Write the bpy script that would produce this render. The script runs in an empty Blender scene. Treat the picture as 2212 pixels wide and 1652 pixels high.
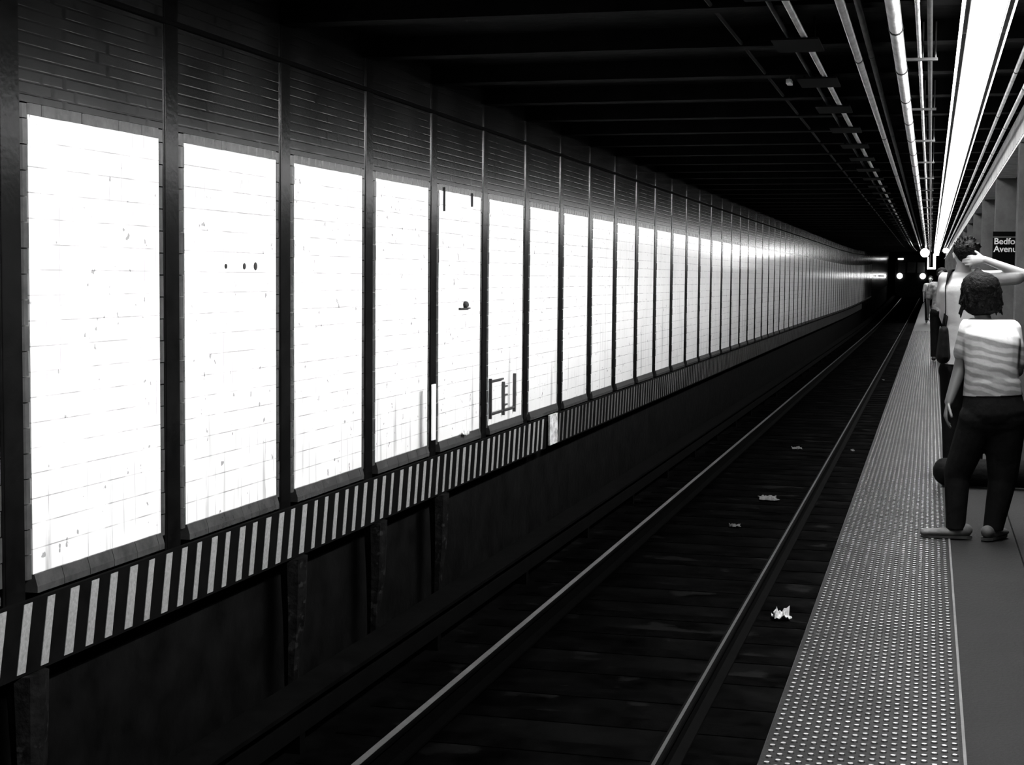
import bpy, bmesh, math, random
from mathutils import Vector, Matrix, noise
random.seed(7)
S = bpy.context.scene
COL = S.collection
R_ = math.radians
# ------------------------------------------------------------------ camera, world, exposure
W, H = 2212, 1652
F, YAW, PIT, ROL = 3342.4, .2631, .0683, .0091
CAM = Vector((0, 0, 1.52))
FW = Vector((-math.sin(YAW)*math.cos(PIT), math.cos(YAW)*math.cos(PIT), -math.sin(PIT)))
_r = Vector((math.cos(YAW), math.sin(YAW), 0)); _u = _r.cross(FW)
RT = _r*math.cos(ROL) + _u*math.sin(ROL); UP = -_r*math.sin(ROL) + _u*math.cos(ROL)
cam = bpy.data.cameras.new('camera'); co = bpy.data.objects.new('camera', cam); COL.objects.link(co)
m3 = Matrix((RT, UP, -FW)).transposed()
co.matrix_world = Matrix.Translation(CAM) @ m3.to_4x4()
cam.sensor_width = 36; cam.lens = F/W*36; cam.clip_start = .05; cam.clip_end = 400
S.camera = co
wd = bpy.data.worlds.new('tunnel_dark'); S.world = wd; wd.use_nodes = True
wd.node_tree.nodes['Background'].inputs[0].default_value = (1, 1, 1, 1)
wd.node_tree.nodes['Background'].inputs[1].default_value = 0.0015
S.view_settings.view_transform = 'Standard'; S.view_settings.look = 'None'
S.view_settings.gamma = 1; S.view_settings.exposure = 1.15; S.view_settings.use_curve_mapping = False
LAMP_SIDE = 20.0      # watts of each area light near the camera, added to brighten the wall
LAMP_RIGHT = 1.6
LAMP_DOWN = 17.0
DIFFUSER = 5.0        # emission of the downward diffuser
def lamp_level(y):
    if y < 5: return .5
    if y < 16: return 1.0
    if y < 34: return 1.0 - .62*(y-16)/18
    return max(.10, .38 - .28*(y-34)/40)

def at(px, py, x=None, y=None, z=None):
    d = FW + RT*((px - W/2)/F) + UP*((H/2 - py)/F)
    if x is not None: t = (x-CAM.x)/d.x
    elif y is not None: t = (y-CAM.y)/d.y
    else: t = (z-CAM.z)/d.z
    return CAM + d*t
def off(y):
    s = min(1, max(0, (y-70)/67.)); return Vector((.5*s*s, 0, 1.1*s*s))

# ------------------------------------------------------------------ materials
def mat(name, v, rough=.6, metal=0, var=0, vscale=3, bump=0, bscale=40, spec=.5, coat=0, speck=None, tint=None):
    m = bpy.data.materials.new(name); m.use_nodes = True
    N = m.node_tree.nodes; L = m.node_tree.links; b = N['Principled BSDF']
    b.inputs['Roughness'].default_value = rough; b.inputs['Metallic'].default_value = metal
    b.inputs['Specular IOR Level'].default_value = spec; b.inputs['Coat Weight'].default_value = coat
    b.inputs['Base Color'].default_value = (v, v, v, 1)
    geo = N.new('ShaderNodeNewGeometry')
    last = None
    if var:
        n = N.new('ShaderNodeTexNoise'); n.inputs['Scale'].default_value = vscale; n.inputs['Detail'].default_value = 8
        n.inputs['Roughness'].default_value = .65
        L.new(geo.outputs['Position'], n.inputs['Vector'])
        mr = N.new('ShaderNodeMapRange'); mr.inputs[1].default_value = .3; mr.inputs[2].default_value = .7
        mr.inputs[3].default_value = max(0, v*(1-var)); mr.inputs[4].default_value = min(1, v*(1+var))
        L.new(n.outputs['Fac'], mr.inputs[0]); last = mr.outputs[0]
    if speck:
        sc, thr, val = speck
        n = N.new('ShaderNodeTexNoise'); n.inputs['Scale'].default_value = sc; n.inputs['Detail'].default_value = 5
        L.new(geo.outputs['Position'], n.inputs['Vector'])
        mr = N.new('ShaderNodeMapRange'); mr.inputs[1].default_value = thr; mr.inputs[2].default_value = thr+.06
        L.new(n.outputs['Fac'], mr.inputs[0])
        mx = N.new('ShaderNodeMix'); mx.data_type = 'FLOAT'
        L.new(mr.outputs[0], mx.inputs[0])
        if last: L.new(last, mx.inputs[2])
        else: mx.inputs[2].default_value = v
        mx.inputs[3].default_value = val; last = mx.outputs[0]
    if last: L.new(last, b.inputs['Base Color'])
    if bump:
        n = N.new('ShaderNodeTexNoise'); n.inputs['Scale'].default_value = bscale; n.inputs['Detail'].default_value = 6
        L.new(geo.outputs['Position'], n.inputs['Vector'])
        bp = N.new('ShaderNodeBump'); bp.inputs['Strength'].default_value = bump; bp.inputs['Distance'].default_value = .02
        L.new(n.outputs['Fac'], bp.inputs['Height']); L.new(bp.outputs[0], b.inputs['Normal'])
    return m
def emis(name, v):
    m = mat(name, .8, .5); b = m.node_tree.nodes['Principled BSDF']
    b.inputs['Emission Color'].default_value = (1, 1, 1, 1); b.inputs['Emission Strength'].default_value = v
    return m
TILE = .1171; PZ0 = .126; PZ1 = PZ0 + 18*TILE; WX = -3.969; Y0 = 6.1057; BAY = 1.524
def tile_mat(name, tw, th, base, mortar, rough, zoff=PZ0, yoff=Y0+.17, brick=False, blot=0, drip=False, mw=.05, spec=.5):
    m = bpy.data.materials.new(name); m.use_nodes = True
    N = m.node_tree.nodes; L = m.node_tree.links; b = N['Principled BSDF']
    b.inputs['Roughness'].default_value = rough; b.inputs['Specular IOR Level'].default_value = spec
    geo = N.new('ShaderNodeNewGeometry'); sp = N.new('ShaderNodeSeparateXYZ'); L.new(geo.outputs['Position'], sp.inputs[0])
    def mth(op, a, c=None, clamp=False):
        n = N.new('ShaderNodeMath'); n.operation = op; n.use_clamp = clamp
        for i, q in enumerate((a, c)):
            if q is None: continue
            if isinstance(q, (int, float)): n.inputs[i].default_value = q
            else: L.new(q, n.inputs[i])
        return n.outputs[0]
    def nz(scale, det=4, vec=None, sc3=None):
        n = N.new('ShaderNodeTexNoise'); n.inputs['Scale'].default_value = scale; n.inputs['Detail'].default_value = det
        src = vec or geo.outputs['Position']
        if sc3:
            mp = N.new('ShaderNodeMapping'); mp.inputs['Scale'].default_value = sc3; L.new(src, mp.inputs[0]); src = mp.outputs[0]
        L.new(src, n.inputs['Vector']); return n.outputs['Fac']
    def rng(a, lo, hi, o0=0, o1=1):
        n = N.new('ShaderNodeMapRange'); L.new(a, n.inputs[0])
        n.inputs[1].default_value = lo; n.inputs[2].default_value = hi; n.inputs[3].default_value = o0; n.inputs[4].default_value = o1
        return n.outputs[0]
    zz = mth('DIVIDE', mth('SUBTRACT', sp.outputs[2], zoff), th)
    yy = mth('DIVIDE', mth('SUBTRACT', sp.outputs[1], yoff), tw)
    if brick: yy = mth('ADD', yy, mth('MULTIPLY', mth('FLOOR', zz), .5))
    def line(a, w):
        f = mth('FRACT', a); d = mth('MINIMUM', f, mth('SUBTRACT', 1.0, f))
        return rng(d, w*.4, w, 1, 0)
    hl = mth('MULTIPLY', line(zz, mw), rng(nz(5, 5), .38, .6, .25, 1))
    vl = mth('MULTIPLY', line(yy, mw), rng(nz(3.3, 6), .48, .62, 0, .85))
    fac = mth('MAXIMUM', hl, vl)
    nzv = rng(nz(1.2, 6), .3, .7, base*(1-blot), base*(1+blot))
    mx = N.new('ShaderNodeMix'); mx.data_type = 'FLOAT'; L.new(fac, mx.inputs[0]); L.new(nzv, mx.inputs[2]); mx.inputs[3].default_value = mortar
    out = mx.outputs[0]
    if drip:
        st = mth('MULTIPLY', rng(nz(1, 3, sc3=(1, 9, .7)), .56, .70, 0, .5), rng(sp.outputs[2], .1, 1.4, 1, .15))
        sp2 = rng(nz(16, 2), .705, .73, 0, .6)
        out = mth('MULTIPLY', out, mth('SUBTRACT', 1.0, mth('MAXIMUM', st, sp2)))
    L.new(out, b.inputs['Base Color'])
    bp = N.new('ShaderNodeBump'); bp.inputs['Strength'].default_value = .2; bp.inputs['Distance'].default_value = .002; bp.invert = True
    L.new(mth('ADD', fac, mth('MULTIPLY', nz(9, 3), .6)), bp.inputs['Height']); L.new(bp.outputs[0], b.inputs['Normal'])
    return m
M = dict(
 white_tile=tile_mat('white_glazed_tile', TILE, TILE, .84, .34, .13, drip=True, blot=.05, mw=.035),
 dark_tile=tile_mat('dark_small_tile', .2, .055, .016, .006, .18, spec=.35, brick=True, blot=.8, mw=.12),
 trim_tile=mat('grey_bullnose_tile', .05, .2, var=.35, vscale=9),
 column=mat('black_column_paint', .0035, .2, spec=.3, var=.5, vscale=7, bump=.04, bscale=30),
 peel=mat('peeling_column_foot', .006, .8, var=.8, vscale=9, speck=(14, .58, .02), spec=.05, bump=.5, bscale=25),
 board=mat('black_board_paint', .003, .8, var=.4, vscale=12, spec=.03),
 stripe=mat('white_stripe_paint', .24, .8, var=.25, vscale=60, spec=.1),
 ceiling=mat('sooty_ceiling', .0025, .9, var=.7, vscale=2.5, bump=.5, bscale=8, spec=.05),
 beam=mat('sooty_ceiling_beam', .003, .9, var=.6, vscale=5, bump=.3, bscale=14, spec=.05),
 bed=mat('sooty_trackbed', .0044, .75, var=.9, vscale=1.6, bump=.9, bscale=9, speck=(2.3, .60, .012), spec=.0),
 tie=mat('sooty_timber', .0036, .9, var=.7, vscale=5, bump=.5, bscale=30, spec=.0),
 rail=mat('rail_steel', .003, .9, 0, var=.35, vscale=5, spec=.05),
 railtop=mat('worn_rail_head', .16, .4, .5, var=.25, vscale=6),
 cover=mat('dark_cover_board', .003, .9, var=.6, vscale=6, spec=.03),
 concrete=mat('platform_concrete', .0055, .75, var=.35, vscale=2.6, bump=.25, bscale=60, speck=(45, .66, .016), spec=.25),
 edge=mat('platform_edge_concrete', .016, .8, var=.5, vscale=4),
 tactile=mat('tactile_rubber', .014, .5, spec=.2, var=.35, vscale=3.5, bump=.1, bscale=80),
 dome=mat('worn_dome_tops', .42, .26, var=.3, vscale=3.5, spec=.9),
 pipe=mat('galvanised_pipe', .60, .42, .25, var=.35, vscale=6),
 pipe_white=mat('white_painted_pipe', .72, .4, var=.3, vscale=7, bump=.2, bscale=30),
 pipe_dark=mat('dusty_dark_pipe', .07, .6, .1, var=.4, vscale=6),
 band=mat('black_pipe_band', .03, .5),
 steel=mat('dark_hanger_steel', .06, .5, .3, var=.5, vscale=10),
 housing=mat('fixture_housing', .04, .5, var=.4, vscale=9),
 diffuser=emis('lit_diffuser', DIFFUSER),
 gcol=mat('grey_platform_paint', .10, .55, var=.3, vscale=5, bump=.15, bscale=20),
 girder=mat('light_girder_paint', .42, .5, var=.45, vscale=6, bump=.5, bscale=16),
 rwall=mat('dim_grey_tile', .07, .5, var=.3, vscale=3),
 signblack=mat('black_sign_enamel', .003, .8, spec=.03), signwhite=mat('white_sign_lettering', .85, .5),
 skin=mat('skin', .065, .55, var=.06, vscale=20), skin_l=mat('light_skin', .55, .55),
 hair=mat('dark_hair', .0025, .7, var=.4, vscale=30, bump=.8, bscale=60, spec=.12),
 pants=mat('black_trouser_cloth', .006, .9, var=.4, vscale=12, bump=.4, bscale=14, spec=.05),
 shirt_w=mat('white_shirt_cloth', .48, .8, bump=.3, bscale=12),
 shirt_g=mat('grey_patterned_cloth', .16, .8, var=.8, vscale=22, bump=.3, bscale=14),
 shoe=mat('pale_canvas_shoe', .07, .7, var=.4, vscale=18), sole=mat('dark_shoe_sole', .02, .7),
 bag=mat('black_nylon_bag', .004, .8, var=.4, vscale=10, bump=.4, bscale=18, spec=.08), strap=mat('pale_bag_strap', .5, .6),
 train=mat('dark_train_steel', .03, .45, .4, var=.3, vscale=3), glass=mat('dark_cab_glass', .01, .08),
 head=emis('train_headlamp', 4), marker=emis('train_marker_and_glint', 4), globe=emis('glowing_globe', 14),
 paper=mat('crumpled_paper', .75, .7, var=.2, vscale=30, bump=.4, bscale=40), litter=mat('dull_litter', .18, .8, var=.4, vscale=20),
 stain=mat('black_fixing_stain', .02, .8), plate=mat('pale_scuffed_plate', .5, .6, var=.8, vscale=16),
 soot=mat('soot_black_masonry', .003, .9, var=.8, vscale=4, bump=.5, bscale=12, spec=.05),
 black_steel=mat('sooty_black_steel', .004, .9, spec=.05), faint=mat('sooty_pipe', .022, .7, spec=.1),
 stripe_dark=mat('darker_stripe_paint', .09, .85, var=.3, vscale=30, spec=.05),  # darker copy of the stripe colour, used on the far board
 eye=mat('dark_eye', .02, .2),
)
def stripe_shirt():
    m = mat('striped_tee_cloth', .5, .85, bump=.35, bscale=13); N = m.node_tree.nodes; L = m.node_tree.links
    geo = N.new('ShaderNodeNewGeometry'); w = N.new('ShaderNodeTexWave'); w.bands_direction = 'Z'; w.wave_profile = 'SIN'
    w.inputs['Scale'].default_value = 6.2; w.inputs['Distortion'].default_value = 3.2; w.inputs['Detail'].default_value = 2; w.inputs['Detail Scale'].default_value = 1.2
    mp = N.new('ShaderNodeMapping'); mp.inputs['Rotation'].default_value = (0, R_(-13), 0)
    L.new(geo.outputs['Position'], mp.inputs[0]); L.new(mp.outputs[0], w.inputs['Vector'])
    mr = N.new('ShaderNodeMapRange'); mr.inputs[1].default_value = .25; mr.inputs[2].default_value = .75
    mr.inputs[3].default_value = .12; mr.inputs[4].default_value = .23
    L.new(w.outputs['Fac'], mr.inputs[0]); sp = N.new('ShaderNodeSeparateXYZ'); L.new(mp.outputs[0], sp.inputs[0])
    shoulder_light = N.new('ShaderNodeMapRange'); shoulder_light.inputs[1].default_value = 1.225; shoulder_light.inputs[2].default_value = 1.25; L.new(sp.outputs[2], shoulder_light.inputs[0])   # overhead light on the shoulders, painted in as a pale band
    mx = N.new('ShaderNodeMix'); mx.data_type = 'FLOAT'; L.new(shoulder_light.outputs[0], mx.inputs[0]); L.new(mr.outputs[0], mx.inputs[2]); mx.inputs[3].default_value = .8
    L.new(mx.outputs[0], N['Principled BSDF'].inputs['Base Color']); return m
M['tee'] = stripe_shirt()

# ------------------------------------------------------------------ builders
def children(o): return [c for c in bpy.data.objects if c.parent == o]
def tag(o, label=None, cat=None, group=None, kind=None):
    if label: o['label'] = label
    if cat: o['category'] = cat
    if group: o['group'] = group
    if kind: o['kind'] = kind
    return o
def empty(name, loc=(0, 0, 0), rz=0):
    o = bpy.data.objects.new(name, None); COL.objects.link(o); o.location = loc; o.rotation_euler = (0, 0, rz); return o
def copy_tree(o, loc):
    c = o.copy(); COL.objects.link(c); c.location = loc
    for ch in KIDS.get(o.name, []):
        d = ch.copy(); COL.objects.link(d); d.parent = c
        for g in KIDS.get(ch.name, []):
            e = g.copy(); COL.objects.link(e); e.parent = d
    return c
KIDS = {}
class MB:
    def __init__(s): s.v = []; s.f = []; s.mi = []
    def quad(s, a, b, c, d, mi=0):
        n = len(s.v); s.v += [tuple(a), tuple(b), tuple(c), tuple(d)]; s.f.append((n, n+1, n+2, n+3)); s.mi.append(mi)
    def box(s, x0, x1, y0, y1, z0, z1, mi=0, bev=0, slant=0):
        # optional chamfer on the x/y outline; slant shifts y with z
        if bev: pts = [(x0+bev, y0), (x1-bev, y0), (x1, y0+bev), (x1, y1-bev), (x1-bev, y1), (x0+bev, y1), (x0, y1-bev), (x0, y0+bev)]
        else: pts = [(x0, y0), (x1, y0), (x1, y1), (x0, y1)]
        n = len(s.v); k = len(pts)
        s.v += [(p[0], p[1]-slant, z0) for p in pts] + [(p[0], p[1], z1) for p in pts]
        s.f.append(tuple(n+i for i in reversed(range(k)))); s.mi.append(mi)
        s.f.append(tuple(n+k+i for i in range(k))); s.mi.append(mi)
        for i in range(k):
            j = (i+1) % k; s.f.append((n+i, n+j, n+k+j, n+k+i)); s.mi.append(mi)
    def obox(s, o, ax, ay, az, mi=0):
        n = len(s.v); o = Vector(o); ax, ay, az = Vector(ax), Vector(ay), Vector(az)
        for k in (0, 1):
            for (i, j) in ((0, 0), (1, 0), (1, 1), (0, 1)): s.v.append(tuple(o + ax*i + ay*j + az*k))
        for q in ((3, 2, 1, 0), (4, 5, 6, 7), (0, 1, 5, 4), (1, 2, 6, 5), (2, 3, 7, 6), (3, 0, 4, 7)):
            s.f.append(tuple(n+i for i in q)); s.mi.append(mi)
    def tube(s, pts, r, seg=10, mi=0, side=None, cap=True):
        # r: float, list of floats, or list of (ra, rb)
        pts = [Vector(p) for p in pts]; n0 = len(s.v); K = len(pts)
        for i, p in enumerate(pts):
            d = (pts[min(i+1, K-1)] - pts[max(i-1, 0)])
            d = d.normalized() if d.length > 1e-9 else Vector((0, 0, 1))
            a = Vector(side) if side is not None else (Vector((0, 0, 1)) if abs(d.z) < .9 else Vector((1, 0, 0)))
            a = (a - d*a.dot(d)).normalized(); b = d.cross(a)
            rr = r[i] if isinstance(r, (list, tuple)) else r
            ra, rb = rr if isinstance(rr, (list, tuple)) else (rr, rr)
            for k in range(seg):
                t = 2*math.pi*k/seg; s.v.append(tuple(p + a*ra*math.cos(t) + b*rb*math.sin(t)))
        for i in range(K-1):
            for k in range(seg):
                q = (k+1) % seg
                s.f.append((n0+i*seg+k, n0+i*seg+q, n0+(i+1)*seg+q, n0+(i+1)*seg+k)); s.mi.append(mi)
        if cap:
            s.f.append(tuple(n0+k for k in reversed(range(seg)))); s.mi.append(mi)
            s.f.append(tuple(n0+(K-1)*seg+k for k in range(seg))); s.mi.append(mi)
    def cone(s, p0, p1, r0, r1, side=None, seg=16):
        # round ended tapered limb; r may be (a, b)
        p0, p1 = Vector(p0), Vector(p1); d = p1-p0; L = d.length; d = d.normalized() if L > 1e-9 else Vector((0, 0, 1))
        t2 = lambda r: r if isinstance(r, (tuple, list)) else (r, r)
        r0, r1 = t2(r0), t2(r1); pts = []; rs = []
        m0, m1 = min(r0), min(r1)
        for k in range(5):
            a = math.pi/2*(k+.25)/5; pts.append(p0 - d*m0*math.cos(a)); rs.append((r0[0]*math.sin(a), r0[1]*math.sin(a)))
        for k in range(5):
            t = k/4; pts.append(p0 + d*L*t); rs.append((r0[0]*(1-t)+r1[0]*t, r0[1]*(1-t)+r1[1]*t))
        for k in range(5):
            a = math.pi/2*(4.75-k)/5; pts.append(p1 + d*m1*math.cos(a)); rs.append((r1[0]*math.sin(a), r1[1]*math.sin(a)))
        s.tube(pts, rs, seg, side=side)
    def ball(s, c, r, seg=14, mi=0, jit=0):
        c = Vector(c); r = (r, r, r) if isinstance(r, (int, float)) else r; n0 = len(s.v); rings = max(5, seg//2)
        for i in range(1, rings):
            a = math.pi*i/rings
            for k in range(seg):
                t = 2*math.pi*k/seg
                j = 1 + (random.uniform(-jit, jit) if jit else 0)
                s.v.append((c.x + j*r[0]*math.sin(a)*math.cos(t), c.y + j*r[1]*math.sin(a)*math.sin(t), c.z + j*r[2]*math.cos(a)))
        top = len(s.v); s.v.append((c.x, c.y, c.z+r[2])); bot = len(s.v); s.v.append((c.x, c.y, c.z-r[2]))
        for i in range(rings-2):
            for k in range(seg):
                q = (k+1) % seg; s.f.append((n0+i*seg+k, n0+(i+1)*seg+k, n0+(i+1)*seg+q, n0+i*seg+q)); s.mi.append(mi)
        for k in range(seg):
            q = (k+1) % seg; s.f.append((top, n0+k, n0+q)); s.mi.append(mi)
            b = n0+(rings-2)*seg; s.f.append((bot, b+q, b+k)); s.mi.append(mi)
    def along(s, prof, ys, closed=True, mi=0):
        # extrude an (x, z) outline down the tunnel, following its far bend
        n0 = len(s.v); k = len(prof)
        for y in ys:
            o = off(y); s.v += [(p[0]+o.x, y, p[1]+o.z) for p in prof]
        for i in range(len(ys)-1):
            for j in range(k if closed else k-1):
                q = (j+1) % k; s.f.append((n0+i*k+j, n0+i*k+q, n0+(i+1)*k+q, n0+(i+1)*k+j)); s.mi.append(mi)
        if closed:
            s.f.append(tuple(n0+j for j in range(k))); s.mi.append(mi)
            s.f.append(tuple(n0+(len(ys)-1)*k+j for j in reversed(range(k)))); s.mi.append(mi)
    def build(s, name, mats, parent=None, smooth=False, loc=None):
        me = bpy.data.meshes.new(name); me.from_pydata(s.v, [], s.f); me.update()
        for m in (mats if isinstance(mats, (list, tuple)) else [mats]): me.materials.append(m)
        me.polygons.foreach_set('material_index', s.mi)
        if smooth: me.polygons.foreach_set('use_smooth', [True]*len(s.f))
        bm = bmesh.new(); bm.from_mesh(me); bmesh.ops.recalc_face_normals(bm, faces=bm.faces); bm.to_mesh(me); bm.free()
        o = bpy.data.objects.new(name, me); COL.objects.link(o)
        if parent: o.parent = parent; KIDS.setdefault(parent.name, []).append(o)
        if loc: o.location = loc
        return o
    def skin(s, name, m, parent=None, voxel=.008, smooth=4, cut=None):
        o = s.build(name, m, None, True)
        md = o.modifiers.new('r', 'REMESH'); md.mode = 'VOXEL'; md.voxel_size = voxel; md.use_smooth_shade = True
        sm = o.modifiers.new('s', 'SMOOTH'); sm.iterations = smooth; sm.factor = .5
        dg = bpy.context.evaluated_depsgraph_get()
        me = bpy.data.meshes.new_from_object(o.evaluated_get(dg)); old = o.data
        o.modifiers.clear(); o.data = me; bpy.data.meshes.remove(old); me.name = name
        if not me.materials: me.materials.append(m)
        if cut:
            bm = bmesh.new(); bm.from_mesh(me)
            for (p, n) in cut:   # remove what lies on the n side
                g = bm.verts[:] + bm.edges[:] + bm.faces[:]
                r = bmesh.ops.bisect_plane(bm, geom=g, plane_co=p, plane_no=n, clear_outer=True)
                e = [x for x in r['geom_cut'] if isinstance(x, bmesh.types.BMEdge)]
                bmesh.ops.holes_fill(bm, edges=e)
            bm.to_mesh(me); bm.free()
        for p in me.polygons: p.use_smooth = True
        if parent: o.parent = parent; KIDS.setdefault(parent.name, []).append(o)
        return o
def ys(a, b, n): return [a + (b-a)*i/n for i in range(n+1)]
FAR = 150.
LONG = [-4.0, 10, 20, 40, 70] + ys(75, FAR, 20)

# ------------------------------------------------------------------ setting: wall, ceiling, trackbed, platform
ZS1, ZS0 = .036, -.27
CEIL = 3.22; BED = -1.24; RT_Z = -1.05
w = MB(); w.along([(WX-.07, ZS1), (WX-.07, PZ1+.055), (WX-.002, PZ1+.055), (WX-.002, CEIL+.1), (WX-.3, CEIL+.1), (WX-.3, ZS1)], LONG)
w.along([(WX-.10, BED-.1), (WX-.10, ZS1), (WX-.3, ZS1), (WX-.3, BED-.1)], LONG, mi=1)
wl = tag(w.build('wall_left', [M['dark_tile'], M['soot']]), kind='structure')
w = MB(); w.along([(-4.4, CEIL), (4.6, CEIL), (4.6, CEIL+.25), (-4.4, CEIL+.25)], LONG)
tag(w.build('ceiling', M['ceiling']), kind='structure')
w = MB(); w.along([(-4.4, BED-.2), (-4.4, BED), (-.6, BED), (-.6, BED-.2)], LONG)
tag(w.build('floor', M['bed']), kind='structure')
PL, PR = -.4817, .1426
PEND = 96.
PY = [-4.0, 10, 20, 40, 70, 76, 82, 89, PEND]
w = MB(); w.along([(PR, 0), (4.4, 0), (4.4, -.2), (PL+.25, -1.24), (PL+.25, -.3), (PL, -.25), (PL, -.012), (PR, -.012)], PY)
tag(w.build('floor_platform', M['concrete']), kind='structure')
w = MB(); w.along([(4.3, -.3), (4.3, CEIL+.1), (4.55, CEIL+.1), (4.55, -.3)], LONG)
tag(w.build('wall_right', M['rwall']), kind='structure')
w = MB(); w.box(-4.5, 4.7, FAR-.3, FAR, -1.4, 5.6)
tag(w.build('wall_back', M['ceiling']), kind='structure')
# platform control joint line
w = MB(); w.along([(.52, .0005), (.528, .0005), (.528, .003), (.52, .003)], [2.5, 30]); tag(w.build('trim_1', M['soot']), kind='structure')

# ceiling beams (one per bay)
proto = None
for i in range(-1, 90):
    y = Y0 + BAY*i
    if y > 140: break
    if proto is None:
        b = MB(); b.box(-4.05, 4.25, -.09, .09, -.14, 0, bev=0); b.box(-4.05, 4.25, -.02, .02, -.01, .0)
        proto = b.build('ceiling_beam', M['beam']); o = proto
    else: o = proto.copy(); COL.objects.link(o)
    q = off(y); o.location = (q.x, y, CEIL+q.z)
    tag(o, 'sooty black beam crossing the dark ceiling at right angles to the track', 'beam', 'ceiling beams over the track')

# ------------------------------------------------------------------ left wall: panels, columns
ORD = ['first', 'second', 'third', 'fourth', 'fifth', 'sixth', 'seventh', 'eighth', 'ninth', 'tenth', 'eleventh', 'twelfth']
NB = 66
def make_panel(first):
    t = empty('tiled_panel')
    lo, hi = .088+.062, BAY-.088-.052     # clear tile field, measured from the column centre line
    f = MB(); f.box(WX-.05, WX, lo, hi, PZ0, PZ1); f.build('tile_field', M['white_tile'], t)
    def stack(name, y0, y1, grow):
        b = MB(); z = PZ0-.02
        while z < PZ1+.04:
            j = random.uniform(-.006, .006)
            b.box(WX-.05, WX+.003+j*.4, y0 + (j if grow < 0 else 0), y1 + (j if grow > 0 else 0), z+.003, min(z+TILE, PZ1+.05)-.003, bev=.012); z += TILE
        b.build(name, M['trim_tile'], t)
    stack('side_trim', .089, lo, 1); stack('side_trim', hi, BAY-.089, -1)
    b = MB(); y = lo
    while y < hi-.02:
        y2 = min(y+TILE, hi); b.box(WX-.05, WX+.005+random.uniform(-.003, .003), y+.003, y2-.003, PZ1+.001, PZ1+.052, bev=.008); y = y2
    b.build('top_trim', M['trim_tile'], t)
    b = MB(); y = lo
    while y < hi-.02:
        y2 = min(y+TILE*2, hi); n = len(b.v)
        for yy in (y+.002, y2-.002): b.v += [(WX-.05, yy, PZ0-.001), (WX+.006, yy, PZ0-.001), (WX+.022, yy, PZ0-.055), (WX+.022, yy, PZ0-.085), (WX-.05, yy, PZ0-.085)]
        b.f += [tuple(n+i for i in range(5)), tuple(n+5+i for i in reversed(range(5)))] + [(n+i, n+(i+1) % 5, n+5+(i+1) % 5, n+5+i) for i in range(5)]; b.mi += [0]*7
        y = y2
    b.build('sloped_sill', M['trim_tile'], t)
    return t
pp = make_panel(True)
LOOK = ['white tiled wall panel at the left end with grid of grimy joints', 'second white tiled wall panel from the left with three dark holes',
 'third white tiled wall panel from the left, bleached by glare', 'fourth white tiled wall panel from the left, spotless and bleached by glare',
 'fifth white tiled wall panel from the left with dark domed fixing', 'sixth white tiled wall panel from the left behind the rusty rack']
for i in range(-1, NB):
    y = Y0 + BAY*i; q = off(y); q2 = off(y+BAY)-q
    o = pp if i == -1 else copy_tree(pp, (0, 0, 0)); sx_ = q2.x/BAY; o.location = (q.x, y, q.z)
    if sx_ > 0:
        a_ = -math.atan(sx_); o.rotation_euler = (math.atan(q2.z/BAY), 0, a_); o.location.x += WX*(1-math.cos(a_)); o.location.y -= WX*math.sin(a_)
    if i == -1: tag(o, 'sliver of tiled wall panel at the very left edge of the photo', 'wall panel', 'white tiled panels along the track wall')
    elif i < 6: tag(o, LOOK[i], 'wall panel', 'white tiled panels along the track wall')
    elif i < 12: tag(o, '%s white tiled wall panel from the left, between dark columns' % ORD[i], 'wall panel', 'white tiled panels along the track wall')
    else: tag(o, 'distant narrow looking white tiled wall panel beyond the twelfth from the left', 'wall panel', 'distant tiled panels of the track wall')
def make_column(foot):
    t = empty('wall_column')
    b = MB(); n = 26; z0, z1 = -.30, CEIL-.14
    b.box(WX-.05, WX+.002, -.088, .088, ZS0-.02, CEIL-.14, bev=.006)
    b.box(WX+.0, WX+.006, -.075, .075, ZS0-.02, CEIL-.14, bev=.004)
    b.build('shaft', M['column'], t)
    if foot:
        b = MB(); b.tube([(WX+.04, .0, BED), (WX+.05, -.01, -.95), (WX+.06, .01, -.7), (WX+.06, 0, -.29)], [(.055, .04), (.06, .05), (.10, .07), (.11, .09)], 8, side=(0, 1, 0))
        b.build('post_foot', M['peel'], t)
    return t
plain = make_column(False); foot = make_column(True); used = set()
for i in range(-1, NB+1):
    y = Y0 + BAY*i; q = off(y); src = foot if i in (0, 2, 3, 4) else plain
    if src.name in used: o = copy_tree(src, (0, 0, 0))
    else: o = src; used.add(src.name)
    o.location = (q.x, y, q.z)
    if i == -1: tag(o, 'black wall column before the leftmost one, cut off by the photo edge', 'column', 'black columns of the track wall')
    elif i == 0: tag(o, 'leftmost black wall column with a peeling foot beside the striped board', 'column', 'black columns of the track wall')
    elif i < 12: tag(o, '%s black wall column from the left, between white tiled panels' % ORD[i], 'column', 'black columns of the track wall')
    else: tag(o, 'distant thin looking black wall column beyond the twelfth from the left', 'column', 'distant columns of the track wall')

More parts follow.
